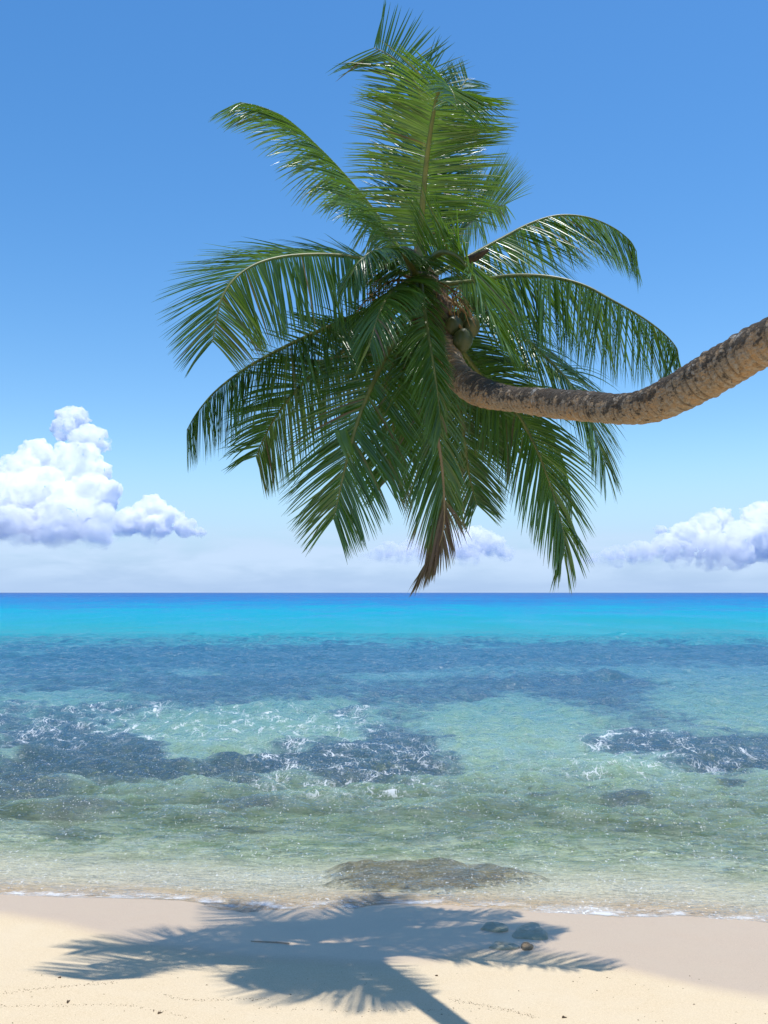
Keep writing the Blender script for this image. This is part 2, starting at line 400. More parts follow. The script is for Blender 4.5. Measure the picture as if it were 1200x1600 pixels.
    m1 = t.node('ShaderNodeMixShader'); t.link(op, m1.inputs[0]); t.link(tr.outputs[0], m1.inputs[1]); t.link(df.outputs[0], m1.inputs[2])
    m2 = t.node('ShaderNodeMixShader'); t.link(fres, m2.inputs[0]); t.link(m1.outputs[0], m2.inputs[1]); t.link(gl.outputs[0], m2.inputs[2])
    fd = t.node('ShaderNodeBsdfDiffuse'); fd.inputs[0].default_value = (0.78, 0.80, 0.80, 1)
    m3 = t.node('ShaderNodeMixShader'); t.link(foam_glint, m3.inputs[0]); t.link(m2.outputs[0], m3.inputs[1]); t.link(fd.outputs[0], m3.inputs[2])
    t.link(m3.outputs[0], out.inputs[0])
    surf_px = [(920, 1423, 34, 6, 1.0), (880, 1424, 60, 4, .8), (830, 1428, 30, 4, .7), (1130, 1437, 90, 4, .8), (1020, 1432, 50, 3, .5), (115, 1404, 30, 3, .8), (30, 1398, 40, 2.5, .6), (225, 1398, 34, 3, .6), (600, 1425, 90, 3, .35)]
    surfm = blobs(PX+wx*0.25, PY+wy*0.2, surf_px)
    o = grid_obj('sea', X, Y, H, m, {'depth': depth_eff, 'reef': reef, 'foam': foam, 'tone': tone, 'surf': np.clip(surfm, 0, 1)})
    tag(o, None, kind='structure')
build_sea()

# ------------------------------------------------------------------ clouds
def cloud_mat(name, veil, hbase):
    """white vapour: thins out towards its ragged base and is eroded at the edges"""
    m, t, out = new_mat(name)
    v = t.node('ShaderNodeVolumePrincipled')
    v.inputs['Color'].default_value = (1, 1, 1, 1); v.inputs['Anisotropy'].default_value = 0.0
    pos = t.node('ShaderNodeTexCoord').outputs['Object']
    sep = t.node('ShaderNodeSeparateXYZ'); t.link(pos, sep.inputs[0])
    n = t.noise(pos, 1.0/130, 4.0, 0.62)
    n2 = t.noise(t.mapping(pos, scale=(1, 1, 2)), 1.0/500, 2.0, 0.6)
    h = t.math('ADD', sep.outputs[2], t.math('MULTIPLY', t.math('SUBTRACT', n2, 0.5), hbase*2.0))
    d = t.math('MULTIPLY', t.rng(h, 0.0, hbase*1.6), t.rng(n, 0.38, 0.60))
    t.link(t.math('MULTIPLY', d, 0.05*(1-veil)), v.inputs['Density'])
    t.link(v.outputs[0], out.inputs['Volume'])
    return m

def icosphere_data(sub):
    import bmesh
    bm = bmesh.new(); bmesh.ops.create_icosphere(bm, subdivisions=sub, radius=1.0)
    v = np.array([tuple(x.co) for x in bm.verts]); f = [[q.index for q in p.verts] for p in bm.faces]; bm.free()
    return v, f
ICO2 = icosphere_data(2); ICO3 = icosphere_data(3)

def build_cloud(label, lobes, dist, veil, seed, voxel, base_px, hb, depth_f=0.8):
    """lobes: (px, py, radius px); billows are heaped on each lobe, then fused into one skin"""
    r = np.random.default_rng(seed); s = dist/FPX
    balls = []
    for px, py, rad in lobes:
        c = pix(px, py, dist+1.7*s*(base_px-py)*(1+0.1*r.normal())); balls.append((np.array(c), rad*s))
        for _ in range(26):
            d = r.normal(size=3); d /= np.linalg.norm(d); d[2] = abs(d[2])*0.95-0.2; d[1] *= depth_f
            rr = rad*s*(0.16+0.22*r.random()**1.5)
            c2 = np.array(c)+d*rad*s*0.97; balls.append((c2, rr))
            for _ in range(12):
                e = r.normal(size=3); e /= np.linalg.norm(e); e[2] = abs(e[2])-0.25
                r3 = rr*(0.20+0.25*r.random()); c3 = c2+e*rr*1.02; balls.append((c3, r3))
    zb = pix(600, base_px, dist).z
    v0, f0 = ICO2; V = []; n = 0; f0 = np.array(f0); F = []
    for c, rad in balls:
        p = v0*rad+c
        lowf = p[:, 2] < zb
        p[lowf, 2] = zb + (p[lowf, 2]-zb)*0.15
        V.append(p); F.append(f0+n); n += len(v0)
    F = np.concatenate(F).tolist(); V = np.concatenate(V); org = np.array([V[:, 0].mean(), V[:, 1].mean(), zb])
    o = mesh_obj('cloud', V-org, F, cloud_mat('cloud_vapour', veil, hb*dist/FPX)); o.location = org
    md = o.modifiers.new('fuse', 'REMESH'); md.mode = 'VOXEL'; md.voxel_size = voxel; md.use_smooth_shade = True
    for sc, st in ((voxel*20, voxel*9.0), (voxel*8, voxel*6.0), (voxel*3.5, voxel*3.0)):
        tx = bpy.data.textures.new('billow', 'CLOUDS'); tx.noise_scale = sc; tx.noise_depth = 3; tx.noise_type = 'SOFT_NOISE'
        d2 = o.modifiers.new('billow', 'DISPLACE'); d2.texture = tx; d2.strength = st; d2.mid_level = 0.5; d2.texture_coords = 'LOCAL'
    tag(o, label, 'cloud', 'cumulus clouds over the horizon')
    return o

build_cloud('tall white cumulus tower at the left edge of the sky',
            [(115, 655, 30), (140, 690, 34), (100, 668, 24), (60, 715, 34), (30, 740, 40), (120, 735, 52), (140, 780, 48), (60, 785, 62), (5, 790, 60), (100, 812, 46), (150, 815, 34), (-40, 800, 60), (20, 832, 44), (90, 838, 40), (150, 842, 30)],
            9000, 0.0, 3, 12, 858, 60)
build_cloud('low white cumulus lobe right of the tall cumulus tower',
            [(238, 800, 26), (215, 812, 26), (265, 812, 24), (195, 822, 22), (290, 825, 16), (240, 826, 24), (310, 832, 9)],
            10500, 0.1, 4, 11, 846, 18)
build_cloud('long rising cumulus bank at the right edge of the sky',
            [(1185, 808, 28), (1205, 835, 50), (1160, 848, 38), (1125, 808, 20), (1105, 826, 28), (1075, 844, 30), (1040, 856, 26), (1000, 866, 24), (1110, 862, 34), (1060, 868, 26), (960, 872, 19), (930, 874, 13), (912, 878, 10), (945, 876, 12), (1150, 868, 26), (1030, 828, 8)],
            14000, 0.5, 5, 15, 894, 46)
build_cloud('small faint cumulus above the horizon behind the palm fronds',
            [(745, 842, 24), (718, 852, 26), (768, 852, 22), (688, 862, 22), (730, 868, 24), (790, 864, 14)],
            15000, 0.62, 6, 15, 888, 34)
build_cloud('faint flat cumulus between the drooping fronds',
            [(612, 860, 15), (640, 854, 15), (592, 868, 15), (630, 868, 18), (572, 874, 12), (655, 866, 16), (610, 872, 16)],
            15500, 0.72, 8, 15, 888, 30)

# ------------------------------------------------------------------ palm
def leaf_mat():
    m, t, out = new_mat('palm_leaf')
    tint = t.attr('tint'); dry = t.attr('dry')
    pos = t.node('ShaderNodeTexCoord').outputs['Object']
    n = t.noise(pos, 5.0, 3.0, 0.6)
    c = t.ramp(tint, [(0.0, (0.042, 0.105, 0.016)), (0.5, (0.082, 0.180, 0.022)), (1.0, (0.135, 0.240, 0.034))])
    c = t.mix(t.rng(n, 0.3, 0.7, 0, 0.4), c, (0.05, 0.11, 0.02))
    dr = t.rng(t.math('ADD', dry, t.math('MULTIPLY', t.math('SUBTRACT', n, 0.5), 0.5)), 0.25, 0.85)
    dc = t.ramp(dr, [(0.0, (0.06, 0.12, 0.022)), (0.35, (0.17, 0.17, 0.03)), (0.7, (0.16, 0.105, 0.05)), (1.0, (0.15, 0.095, 0.065))])
    c = t.mix(t.rng(dr, 0.0, 0.3), c, dc)
    p = principled(t, None, Base_Color=c, Roughness=t.rng(dr, 0, 1, 0.28, 0.7), Specular_IOR_Level=0.8)
    tl = t.node('ShaderNodeBsdfTranslucent'); t.link(t.mix(0.5, c, (0.24, 0.44, 0.02)), tl.inputs[0])
    mx = t.node('ShaderNodeMixShader'); mx.inputs[0].default_value = 0.30
    t.link(p.outputs[0], mx.inputs[1]); t.link(tl.outputs[0], mx.inputs[2]); t.link(mx.outputs[0], out.inputs[0])
    return m

def simple_mat(name, c1, c2, scale=12.0, rough=0.7, bump=0.3):
    m, t, out = new_mat(name)
    pos = t.node('ShaderNodeTexCoord').outputs['Object']
    n = t.noise(pos, scale, 4.0, 0.65)
    principled(t, out, Base_Color=t.mix(t.rng(n, 0.3, 0.7), c1, c2), Roughness=rough, Normal=t.bump(n, bump, 0.01))
    return m

def bark_mat():
    m, t, out = new_mat('palm_bark')
    pos = t.node('ShaderNodeTexCoord').outputs['Object']
    a = t.attr('along'); top = t.attr('top'); age = t.attr('age')
    n1 = t.noise(pos, 5.0, 5.0, 0.65); n2 = t.noise(pos, 26.0, 4.0, 0.7); n3 = t.noise(pos, 90.0, 3.0, 0.6)
    cb = t.node('ShaderNodeCombineXYZ'); t.link(a, cb.inputs[0]); t.link(t.attr('turn'), cb.inputs[1])
    st = t.noise(t.mapping(cb.outputs[0], scale=(34, 5, 1)), 1.0, 4.0, 0.65)
    ring = t.attr('ring')
    base = t.mix(t.rng(n1, 0.38, 0.66), (0.31, 0.23, 0.145), (0.42, 0.255, 0.12))
    base = t.mix(t.rng(st, 0.42, 0.66, 0, 0.8), base, (0.38, 0.335, 0.27))
    base = t.mix(t.rng(n3, 0.5, 0.7, 0, 0.6), base, (0.15, 0.11, 0.075))
    groove = t.math('MULTIPLY', t.rng(t.math('ADD', ring, t.math('MULTIPLY', t.math('SUBTRACT', n2, 0.5), 0.8)), 0.42, 0.10), t.rng(n1, 0.3, 0.6, 0.85, 0.4))
    base = t.mix(groove, base, (0.085, 0.062, 0.042))
    # dark lichen crust, mostly on the upper side of the old wood
    st2 = t.noise(t.mapping(cb.outputs[0], scale=(15, 1.6, 1)), 1.0, 5.0, 0.7)
    lich = t.math('ADD', t.math('ADD', t.math('MULTIPLY_ADD', top, 0.46, 0.26), t.math('MULTIPLY', t.math('SUBTRACT', st2, 0.5), 3.0)), t.math('MULTIPLY', t.math('SUBTRACT', n2, 0.5), 1.4))
    lf = t.math('MULTIPLY', t.rng(lich, 0.05, 0.40), age)
    base = t.mix(t.math('MULTIPLY', lf, 0.88), base, (0.048, 0.042, 0.035))
    pale = t.math('MULTIPLY', t.rng(t.noise(pos, 9.0, 4.0, 0.7), 0.62, 0.70, 0, 0.75), age)
    base = t.mix(pale, base, (0.44, 0.42, 0.37))
    h = t.math('ADD', t.math('MULTIPLY', st, 1.2), t.math('ADD', t.math('MULTIPLY', n2, 0.7), t.math('MULTIPLY', ring, 0.8)))
    principled(t, out, Base_Color=base, Roughness=0.9, Normal=t.bump(h, 1.0, 0.022), Specular_IOR_Level=0.2)
    return m

LEAF = leaf_mat()
RIB = simple_mat('palm_midrib', (0.10, 0.13, 0.028), (0.19, 0.20, 0.045), 8.0, 0.45, 0.1)
RIBDRY = simple_mat('palm_midrib_dry', (0.20, 0.15, 0.06), (0.26, 0.19, 0.09), 8.0, 0.6, 0.1)
BARK = bark_mat()
FIBRE = simple_mat('palm_fibre', (0.09, 0.055, 0.03), (0.20, 0.13, 0.07), 40.0, 0.95, 0.8)
HUSK = simple_mat('coconut_husk', (0.05, 0.07, 0.016), (0.11, 0.11, 0.03), 7.0, 0.45, 0.15)
STALK = simple_mat('flower_stalk', (0.26, 0.15, 0.05), (0.36, 0.22, 0.09), 30.0, 0.8, 0.3)
SPATHE = simple_mat('dry_spathe', (0.035, 0.022, 0.014), (0.085, 0.055, 0.032), 18.0, 0.85, 0.5)

def catmull(P, n):
    """resample a control polyline to n+1 evenly spaced points"""
    P = [np.array(p, float) for p in P]; P = [2*P[0]-P[1]] + P + [2*P[-1]-P[-2]]
    out = []
    for i in range(1, len(P)-2):
        for k in range(24):
            t = k/24; a, b, c, d = P[i-1], P[i], P[i+1], P[i+2]
            out.append(0.5*((2*b)+(-a+c)*t+(2*a-5*b+4*c-d)*t*t+(-a+3*b-3*c+d)*t**3))
    out.append(P[-2]); out = np.array(out)
    L = np.concatenate([[0], np.cumsum(np.linalg.norm(np.diff(out, axis=0), axis=1))])
    s = np.linspace(0, L[-1], n+1)
    return np.stack([np.interp(s, L, out[:, k]) for k in range(out.shape[1])], -1), L[-1]

def unit(v): return v/max(np.linalg.norm(v), 1e-9)

def tube(P, rad, sides=8, flat=1.0, Nref=None, caps=True):
    n = len(P); V = []; F = []
    T = np.gradient(P, axis=0)
    for i in range(n):
        t = unit(T[i]); nr = Nref[i] if Nref is not None else np.array([0, 0, 1.0])
        b = unit(np.cross(t, nr)); nn = np.cross(b, t)
        for k in range(sides):
            a = 2*math.pi*k/sides
            V.append(P[i]+rad[i]*(math.cos(a)*b+flat*math.sin(a)*nn))
    for i in range(n-1):
        for k in range(sides):
            k2 = (k+1) % sides; F.append([i*sides+k, i*sides+k2, (i+1)*sides+k2, (i+1)*sides+k])
    if caps:
        F.append(list(range(sides))[::-1]); F.append([(n-1)*sides+k for k in range(sides)])
    return np.array(V), F

palm = bpy.data.objects.new('coconut_palm', None); col.objects.link(palm)
tag(palm, 'coconut palm leaning out over the beach with bent ringed trunk and drooping fronds', 'palm tree')

def build_trunk():
    pts = [(664, 452, 8.52), (676, 490, 8.42), (690, 530, 8.26), (702, 566, 8.08), (722, 594, 7.80), (752, 613, 7.42), (790, 622, 6.98), (830, 627, 6.57), (880, 632, 6.17), (930, 636, 5.83), (970, 639, 5.60),
           (1010, 635, 5.38), (1055, 616, 5.16), (1105, 588, 4.94), (1155, 559, 4.74), (1205, 531, 4.55)]
    rpx = [40, 42, 44, 45, 45, 43, 41, 41, 43, 47, 50, 54, 59, 64, 68, 72]
    P = [np.array(pix(*p)) for p in pts]
    rad = [0.5*w*p[1]/FPX for w, p in zip(rpx, P)]
    for w, r_ in (((2.25, 3.88, 4.36), .118), ((2.70, 3.15, 4.28), .126), ((3.10, 2.45, 3.92), .136), ((3.40, 1.95, 3.25), .15), ((3.56, 1.68, 2.45), .17), ((3.62, 1.56, 1.80), .21), ((3.63, 1.54, 1.15), .30), ((3.63, 1.54, 0.7), .32)):
        P.append(np.array(w)); rad.append(r_)
    C = [np.append(p, r_) for p, r_ in zip(P, rad)]
    S, L = catmull(C, 1000)
    n = len(S); sides = 40
    r = np.random.default_rng(2)
    s = np.linspace(0, L, n)
    # leaf scars: irregular rings
    pos = [0.0]
    while pos[-1] < L: pos.append(pos[-1]+0.030+0.026*r.random()+0.012*math.sin(pos[-1]*3))
    pos = np.array(pos); idx = np.searchsorted(pos, s, 'right')-1
    idx = np.clip(idx, 0, len(pos)-2)
    fr = (s-pos[idx])/(pos[idx+1]-pos[idx])
    prof = np.where(fr < 0.25, fr/0.25, 1-(fr-0.25)/0.75*0.8)
    hgt = 0.35+0.65*r.random(len(pos))
    T = np.gradient(S[:, :3], axis=0); V = []; along = []; ringp = []; turn = []; top = []; age = []
    up = np.array([0, 0, 1.0]); prev = None
    for i in range(n):
        t = unit(T[i])
        if prev is None: b = unit(np.cross(t, np.array([0.3, 1.0, 0.2])))
        else: b = unit(prev-t*np.dot(prev, t))
        prev = b; nn = np.cross(t, b)
        a = 2*math.pi*np.arange(sides)/sides
        wob = np.array([0.5*math.sin(3*x+idx[i]*1.7)+0.5*math.sin(5*x+idx[i]*2.9) for x in a])
        rr = S[i, 3]*(1+0.012*wob) + 0.015*hgt[idx[i]]*(prof[i]-0.5)*(1+0.5*wob) + 0.006*np.sin(a*2+s[i]*4.1)
        ring = S[i, :3]+rr[:, None]*(np.cos(a)[:, None]*b+np.sin(a)[:, None]*nn)
        V.append(ring); along += [s[i]]*sides; ringp += list(np.clip(prof[i]*(0.6+0.4*hgt[idx[i]])+0.12*wob, 0, 1)); turn += list(np.sin(a)+np.cos(a)*0.7)
        nd = np.cos(a)[:, None]*b+np.sin(a)[:, None]*nn
        top += list(nd[:, 2]+0.25*nd[:, 0]); age += [float(np.clip((s[i]-0.95)/0.7, 0.12, 1))]*sides
    V = np.concatenate(V); F = []
    for i in range(n-1):
        for k in range(sides):
            k2 = (k+1) % sides; F.append([i*sides+k, i*sides+k2, (i+1)*sides+k2, (i+1)*sides+k])
    F.append(list(range(sides))[::-1])
    o = mesh_obj('trunk', V, F, BARK, palm, attrs={'along': along, 'turn': turn, 'top': top, 'age': age, 'ring': ringp})
    tag(o, 'horizontal bent trunk with leaf scar rings and dark lichen on top')
build_trunk()

# fronds: control points (px, py, distance), hint of the upper face, leaflet length, spread, droop and wear
FR = [
 # tall frond standing in the middle, tip folded over towards the viewer
 dict(p=[(655, 420, 8.45), (657, 370, 8.40), (661, 310, 8.25), (668, 240, 8.05), (677, 180, 7.85), (685, 145, 7.68), (697, 133, 7.52), (708, 146, 7.42), (714, 170, 7.38)], N=(0.15, 1, 0.1), L=.72, a=(86, 66), v=(6, 6), g=(.10, .28), n=104, tint=.72),
 # behind it, bent to the left at the top
 dict(p=[(652, 415, 8.60), (654, 320, 8.85), (662, 220, 9.05), (660, 160, 9.15), (646, 124, 9.2), (628, 102, 9.22), (606, 85, 9.22), (584, 74, 9.2)], N=(0.0, 1, 0.0), L=.60, tk=.1, a=(74, 40), an=(-1, 86, 80), v=(0, 0), g=(.04, .0), n=92, tint=.45),
 dict(p=[(656, 415, 8.65), (664, 300, 9.0), (668, 210, 9.3), (664, 150, 9.45), (656, 116, 9.5)], N=(0, 1, 0.1), L=.66, tk=.2, a=(70, 36), v=(0, 0), g=(0, 0), n=80, tint=.4),
 dict(p=[(660, 415, 8.70), (672, 320, 9.0), (688, 230, 9.3), (706, 170, 9.5), (722, 135, 9.6), (732, 122, 9.65)], N=(-0.2, 1, 0.3), L=.55, a=(70, 46), v=(0, 0), g=(.1, .1), n=80, tint=.4),
 # upper left
 dict(p=[(642, 422, 8.48), (612, 372, 8.55), (575, 318, 8.62), (530, 265, 8.66), (488, 222, 8.66), (450, 188, 8.62), (420, 172, 8.56), (395, 164, 8.5), (375, 160, 8.45)], N=(.55, .25, .75), L=.72, a=(68, 36), v=(-48, -12), g=(.65, .45), n=100, tint=.62),
 # left, arching over
 dict(p=[(640, 432, 8.46), (600, 415, 8.38), (550, 402, 8.25), (500, 398, 8.10), (445, 401, 7.92), (402, 412, 7.76), (368, 434, 7.62), (347, 465, 7.52), (337, 505, 7.46), (332, 535, 7.44)], N=(-.1, -.25, 1), L=.76, a=(80, 44), an=(-1, 92, 62), kk=.01, v=(-66, 14), g=(.45, .20), n=112, tint=.55),
 # lower left pair
 dict(p=[(634, 458, 8.46), (592, 478, 8.38), (540, 499, 8.27), (470, 530, 8.12), (412, 559, 8.0), (370, 585, 7.9), (334, 614, 7.82), (308, 645, 7.76), (292, 672, 7.74)], N=(-.2, .15, 1), L=.72, a=(82, 34), v=(-66, -60), g=(.4, .4), n=110, tint=.25),
 dict(p=[(636, 470, 8.6), (596, 505, 8.68), (545, 542, 8.74), (495, 580, 8.76), (456, 618, 8.74), (428, 656, 8.70), (410, 690, 8.66), (400, 714, 8.64)], N=(-.45, .65, .55), L=.82, a=(78, 44), v=(-5, -5), g=(.35, .35), n=96, tint=.3),
 # hanging, left of the middle
 dict(p=[(640, 485, 8.30), (612, 540, 8.10), (583, 600, 7.98), (562, 650, 7.92), (546, 705, 7.88), (536, 745, 7.86), (528, 782, 7.86), (521, 812, 7.86)], N=(-.25, -.95, .1), L=.78, a=(70, 30), v=(0, 0), g=(.3, .25), n=96, tint=.35, dry=.22),
 # hanging straight down with a withered tip
 dict(p=[(655, 490, 8.32), (667, 560, 8.14), (675, 620, 8.08), (683, 680, 8.05), (691, 740, 8.04), (694, 800, 8.04), (690, 838, 8.04), (679, 868, 8.04), (669, 888, 8.04)], N=(.45, -.9, .1), L=.78, Ls=(.6, 1), tk=.62, a=(62, 11), v=(0, 0), g=(.7, .6), n=104, tint=.5, dry=.85, drytip=.66),
 # second hanging frond further back
 dict(p=[(690, 500, 8.75), (708, 590, 8.85), (718, 640, 8.9), (726, 690, 8.94), (732, 735, 8.95), (739, 768, 8.95), (746, 790, 8.95)], N=(-.1, -1, .1), L=.62, a=(62, 34), v=(0, 0), g=(.4, .3), n=88, tint=.3),
 # lower right, wide blades, brown ends
 dict(p=[(690, 500, 8.55), (745, 580, 8.8), (800, 636, 8.95), (832, 690, 9.0), (852, 738, 9.0), (869, 788, 9.0), (878, 822, 9.0), (882, 848, 9.0), (881, 866, 9.0)], N=(.35, -.9, .25), L=.80, a=(66, 20), v=(0, 0), g=(.5, .65), n=76, tint=.66, dry=.4, w=1.4),
 dict(p=[(700, 500, 8.9), (780, 605, 9.3), (842, 662, 9.4), (872, 702, 9.45), (886, 745, 9.48), (893, 780, 9.48)], N=(.3, -.3, .8), L=.66, a=(60, 24), v=(-30, -30), g=(1.0, 1.0), n=82, tint=.9, dry=.3),
 # right, passing behind the trunk
 dict(p=[(675, 468, 8.5), (725, 478, 8.55), (780, 500, 8.6), (838, 545, 8.66), (888, 596, 8.7), (917, 640, 8.74), (934, 690, 8.76), (945, 728, 8.78)], N=(.4, -.55, .7), L=.80, a=(72, 30), v=(8, -5), g=(.6, .35), n=98, tint=.70, dry=.35),
 # right, long with hanging leaflets
 dict(p=[(676, 446, 8.46), (735, 440, 8.38), (800, 431, 8.28), (860, 433, 8.18), (912, 446, 8.1), (958, 470, 8.02), (1002, 495, 7.96), (1036, 520, 7.92), (1056, 542, 7.9), (1060, 556, 7.9)], N=(.1, -.1, 1), L=.84, a=(80, 32), an=(1, 88, 46), v=(-40, -66), g=(.5, .35), n=104, tint=.5),
 # right, upper, arching
 dict(p=[(672, 432, 8.55), (725, 405, 8.68), (782, 374, 8.8), (828, 350, 8.88), (872, 337, 8.92), (918, 340, 8.94), (958, 356, 8.94), (984, 376, 8.92), (994, 392, 8.9)], N=(-.2, -.1, 1), L=.80, a=(74, 38), v=(-25, -55), g=(.6, .5), n=100, tint=.6),
 # short one behind, to the right of the middle
 dict(p=[(668, 420, 8.75), (705, 376, 9.05), (738, 346, 9.35), (766, 326, 9.55), (790, 320, 9.7)], N=(-.2, .45, .8), L=.76, a=(70, 36), v=(6, 6), g=(.15, .12), n=80, tint=.85),
 # facing the viewer, right of the middle
 dict(p=[(662, 415, 8.30), (690, 394, 7.92), (718, 402, 7.60), (737, 430, 7.38), (754, 465, 7.24), (769, 498, 7.16), (782, 526, 7.12)], N=(.6, -.75, .35), L=.68, a=(68, 26), v=(10, 10), g=(.3, .35), n=92, tint=.6, t0=.05),
 # facing the viewer, middle
 dict(p=[(656, 436, 8.30), (660, 470, 7.92), (667, 515, 7.66), (675, 560, 7.5), (682, 605, 7.42), (687, 645, 7.4), (689, 668, 7.4)], N=(.45, -.9, .3), L=.54, Ls=(.5, 1), a=(60, 22), v=(4, 4), g=(.45, .4), n=92, tint=.62, t0=.05),
 # facing the viewer, left of the middle
 dict(p=[(646, 436, 8.32), (628, 444, 7.92), (608, 462, 7.64), (594, 488, 7.46), (584, 516, 7.36), (578, 540, 7.34)], N=(-.5, -.6, .6), L=.52, a=(66, 30), v=(-10, -10), g=(.7, .7), n=84, tint=.5, t0=.05),
 dict(p=[(650, 430, 8.4), (636, 408, 8.1), (612, 392, 7.85), (585, 392, 7.66), (562, 408, 7.54), (548, 432, 7.48)], N=(-.2, -.2, 1), L=.50, a=(70, 34), v=(-20, -20), g=(.8, .8), n=84, tint=.35, t0=.04),
 # dark ones inside and behind
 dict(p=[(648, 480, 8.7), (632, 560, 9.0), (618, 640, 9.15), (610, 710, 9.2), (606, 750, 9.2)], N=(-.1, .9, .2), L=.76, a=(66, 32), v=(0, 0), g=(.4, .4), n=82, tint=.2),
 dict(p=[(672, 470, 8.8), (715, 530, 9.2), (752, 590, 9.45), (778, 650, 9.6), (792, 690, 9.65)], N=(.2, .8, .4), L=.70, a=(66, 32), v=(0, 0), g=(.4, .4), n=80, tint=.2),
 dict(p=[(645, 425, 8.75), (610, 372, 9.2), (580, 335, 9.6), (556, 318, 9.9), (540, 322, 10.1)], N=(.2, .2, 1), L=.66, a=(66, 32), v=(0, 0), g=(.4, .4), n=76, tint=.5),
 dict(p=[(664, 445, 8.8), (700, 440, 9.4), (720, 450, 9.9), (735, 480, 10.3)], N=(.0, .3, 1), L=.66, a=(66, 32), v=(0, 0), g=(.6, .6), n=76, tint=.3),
]

def build_frond(k, f):
    r = np.random.default_rng(100+k)
    P = [np.array(pix(*q)) for q in f['p']]
    S, L = catmull(P, 120); n = len(S)
    T = np.gradient(S, axis=0); T = np.array([unit(x) for x in T])
    # frame carried along the midrib from the hint
    N = np.array(f['N'], float); Ns = []
    for i in range(n):
        N = unit(N-T[i]*np.dot(N, T[i])); Ns.append(N)
    Ns = np.array(Ns); Ss = np.cross(T, Ns)
    s = np.linspace(0, 1, n)
    rad = 0.030*(1-s)**0.8+0.004; rad[s < 0.06] *= 1.25
    V, F = tube(S, rad, 7, 0.7, Ns)
    fo = mesh_obj('frond', V, F, RIBDRY if f.get('dry', 0) > .8 else RIB, palm)
    cnt = int(f['n']*1.6); t0 = f.get('t0', 0.10)
    a0, a1 = f['a']; allV = []; allF = []; allT = []; allD = []; nv = 0; picks = []
    for si, side in enumerate((-1, 1)):
        walk = 0.0; walk2 = 0.0; kink = 0.0
        for i in range(cnt):
            t = t0+(1-t0)*((i+0.5+0.5*(r.random()-.5))/cnt)
            walk = 0.86*walk+r.normal()*1.7; walk2 = 0.85*walk2+r.normal()*0.07
            if r.random() < f.get('kk', 0.035): walk += r.normal()*9; walk2 += r.normal()*.25
            if r.random() < 0.025: continue
            x = t*(n-1); j = min(int(x), n-2); fx = x-j
            p = S[j]*(1-fx)+S[j+1]*fx; tt = unit(T[j]*(1-fx)+T[j+1]*fx); nn = unit(Ns[j]*(1-fx)+Ns[j+1]*fx); ss = np.cross(tt, nn)*side
            if f.get('an', (0,))[0] == side: b0, b1 = f['an'][1:]
            else: b0, b1 = a0, a1
            ang = R(b0+(b1-b0)*t**1.25+walk+r.normal()*2.0)
            vv = R(f['v'][si]+r.normal()*4+walk*0.8)
            d0 = math.cos(ang)*tt+math.sin(ang)*(math.cos(vv)*ss+math.sin(vv)*nn)
            prof = min(1.0, 0.45+0.55*(t-t0)/0.16) * (1.0 if t < 0.55 else 1-f.get('tk', 0.52)*((t-0.55)/0.45)**1.6)
            ln = f['L']*f.get('Ls', (1, 1))[si]*prof*(0.93+0.14*r.random())
            g = max(0.0, f['g'][si]+walk2)
            w = 0.0082*f.get('w', 1.0)*(0.85+0.3*r.random())*(0.7+0.3*prof)
            seg = 6; c = p+ss*rad[j]*0.6+nn*rad[j]*0.3
            twist = r.normal()*0.36+walk*0.012
            verts = []; dryv = []
            drytip = f.get('drytip', 2.0); dry0 = f.get('dry', 0.0)
            ldry = np.clip((t-drytip)/(1-drytip+1e-6)*2.2, 0, 1) if drytip < 1 else 0
            ldry = max(ldry, dry0*0.5*(r.random() < 0.3)*r.random())
            if r.random() < 0.035: ldry = max(ldry, 0.3+0.5*r.random())
            bend = r.normal()*0.06
            for q in range(seg+1):
                u = q/seg
                d = unit(d0+np.array([0, 0, -1.0])*g*u**1.3+ss*bend*u)
                if q > 0: c = c+d*ln/seg
                nl = unit(nn-d*np.dot(nn, d)); b = np.cross(d, nl)
                b2 = b*math.cos(twist+0.3*u*walk2)+nl*math.sin(twist+0.3*u*walk2); n2 = np.cross(b2, d)
                ww = w*(0.55+0.45*min(1, u/0.18))*(1-u**2.2)**0.8+0.0006
                verts += [c-b2*ww+n2*ww*0.5, c, c+b2*ww+n2*ww*0.5]
                e = float(np.clip(ldry+(dry0*max(0, u-0.62)*2.0)+(0.8*max(0, u-0.86)*3 if r.random() < .4 else 0), 0, 1))
                dryv += [e]*3
            faces = []
            for q in range(seg):
                o = q*3; faces += [[o, o+1, o+4, o+3], [o+1, o+2, o+5, o+4]]
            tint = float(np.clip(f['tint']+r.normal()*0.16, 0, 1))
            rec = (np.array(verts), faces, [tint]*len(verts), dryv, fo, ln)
            picks.append(rec)
    order = sorted(range(len(picks)), key=lambda q: -picks[q][5])
    pick = set(order[:36:3]) if k < 20 else set()
    for q, rec in enumerate(picks):
        if q in pick:
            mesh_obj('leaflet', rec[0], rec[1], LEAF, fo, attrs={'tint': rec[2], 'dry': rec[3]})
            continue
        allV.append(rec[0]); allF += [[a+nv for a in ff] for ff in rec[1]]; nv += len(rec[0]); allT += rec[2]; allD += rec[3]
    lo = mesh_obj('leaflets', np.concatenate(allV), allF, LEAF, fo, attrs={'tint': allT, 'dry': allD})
    lo['kind'] = 'stuff'
    if f.get('dry', 0) > .8: tag(fo, 'frond hanging straight down with a brown withered tip')
for k, f in enumerate(FR): build_frond(k, f)

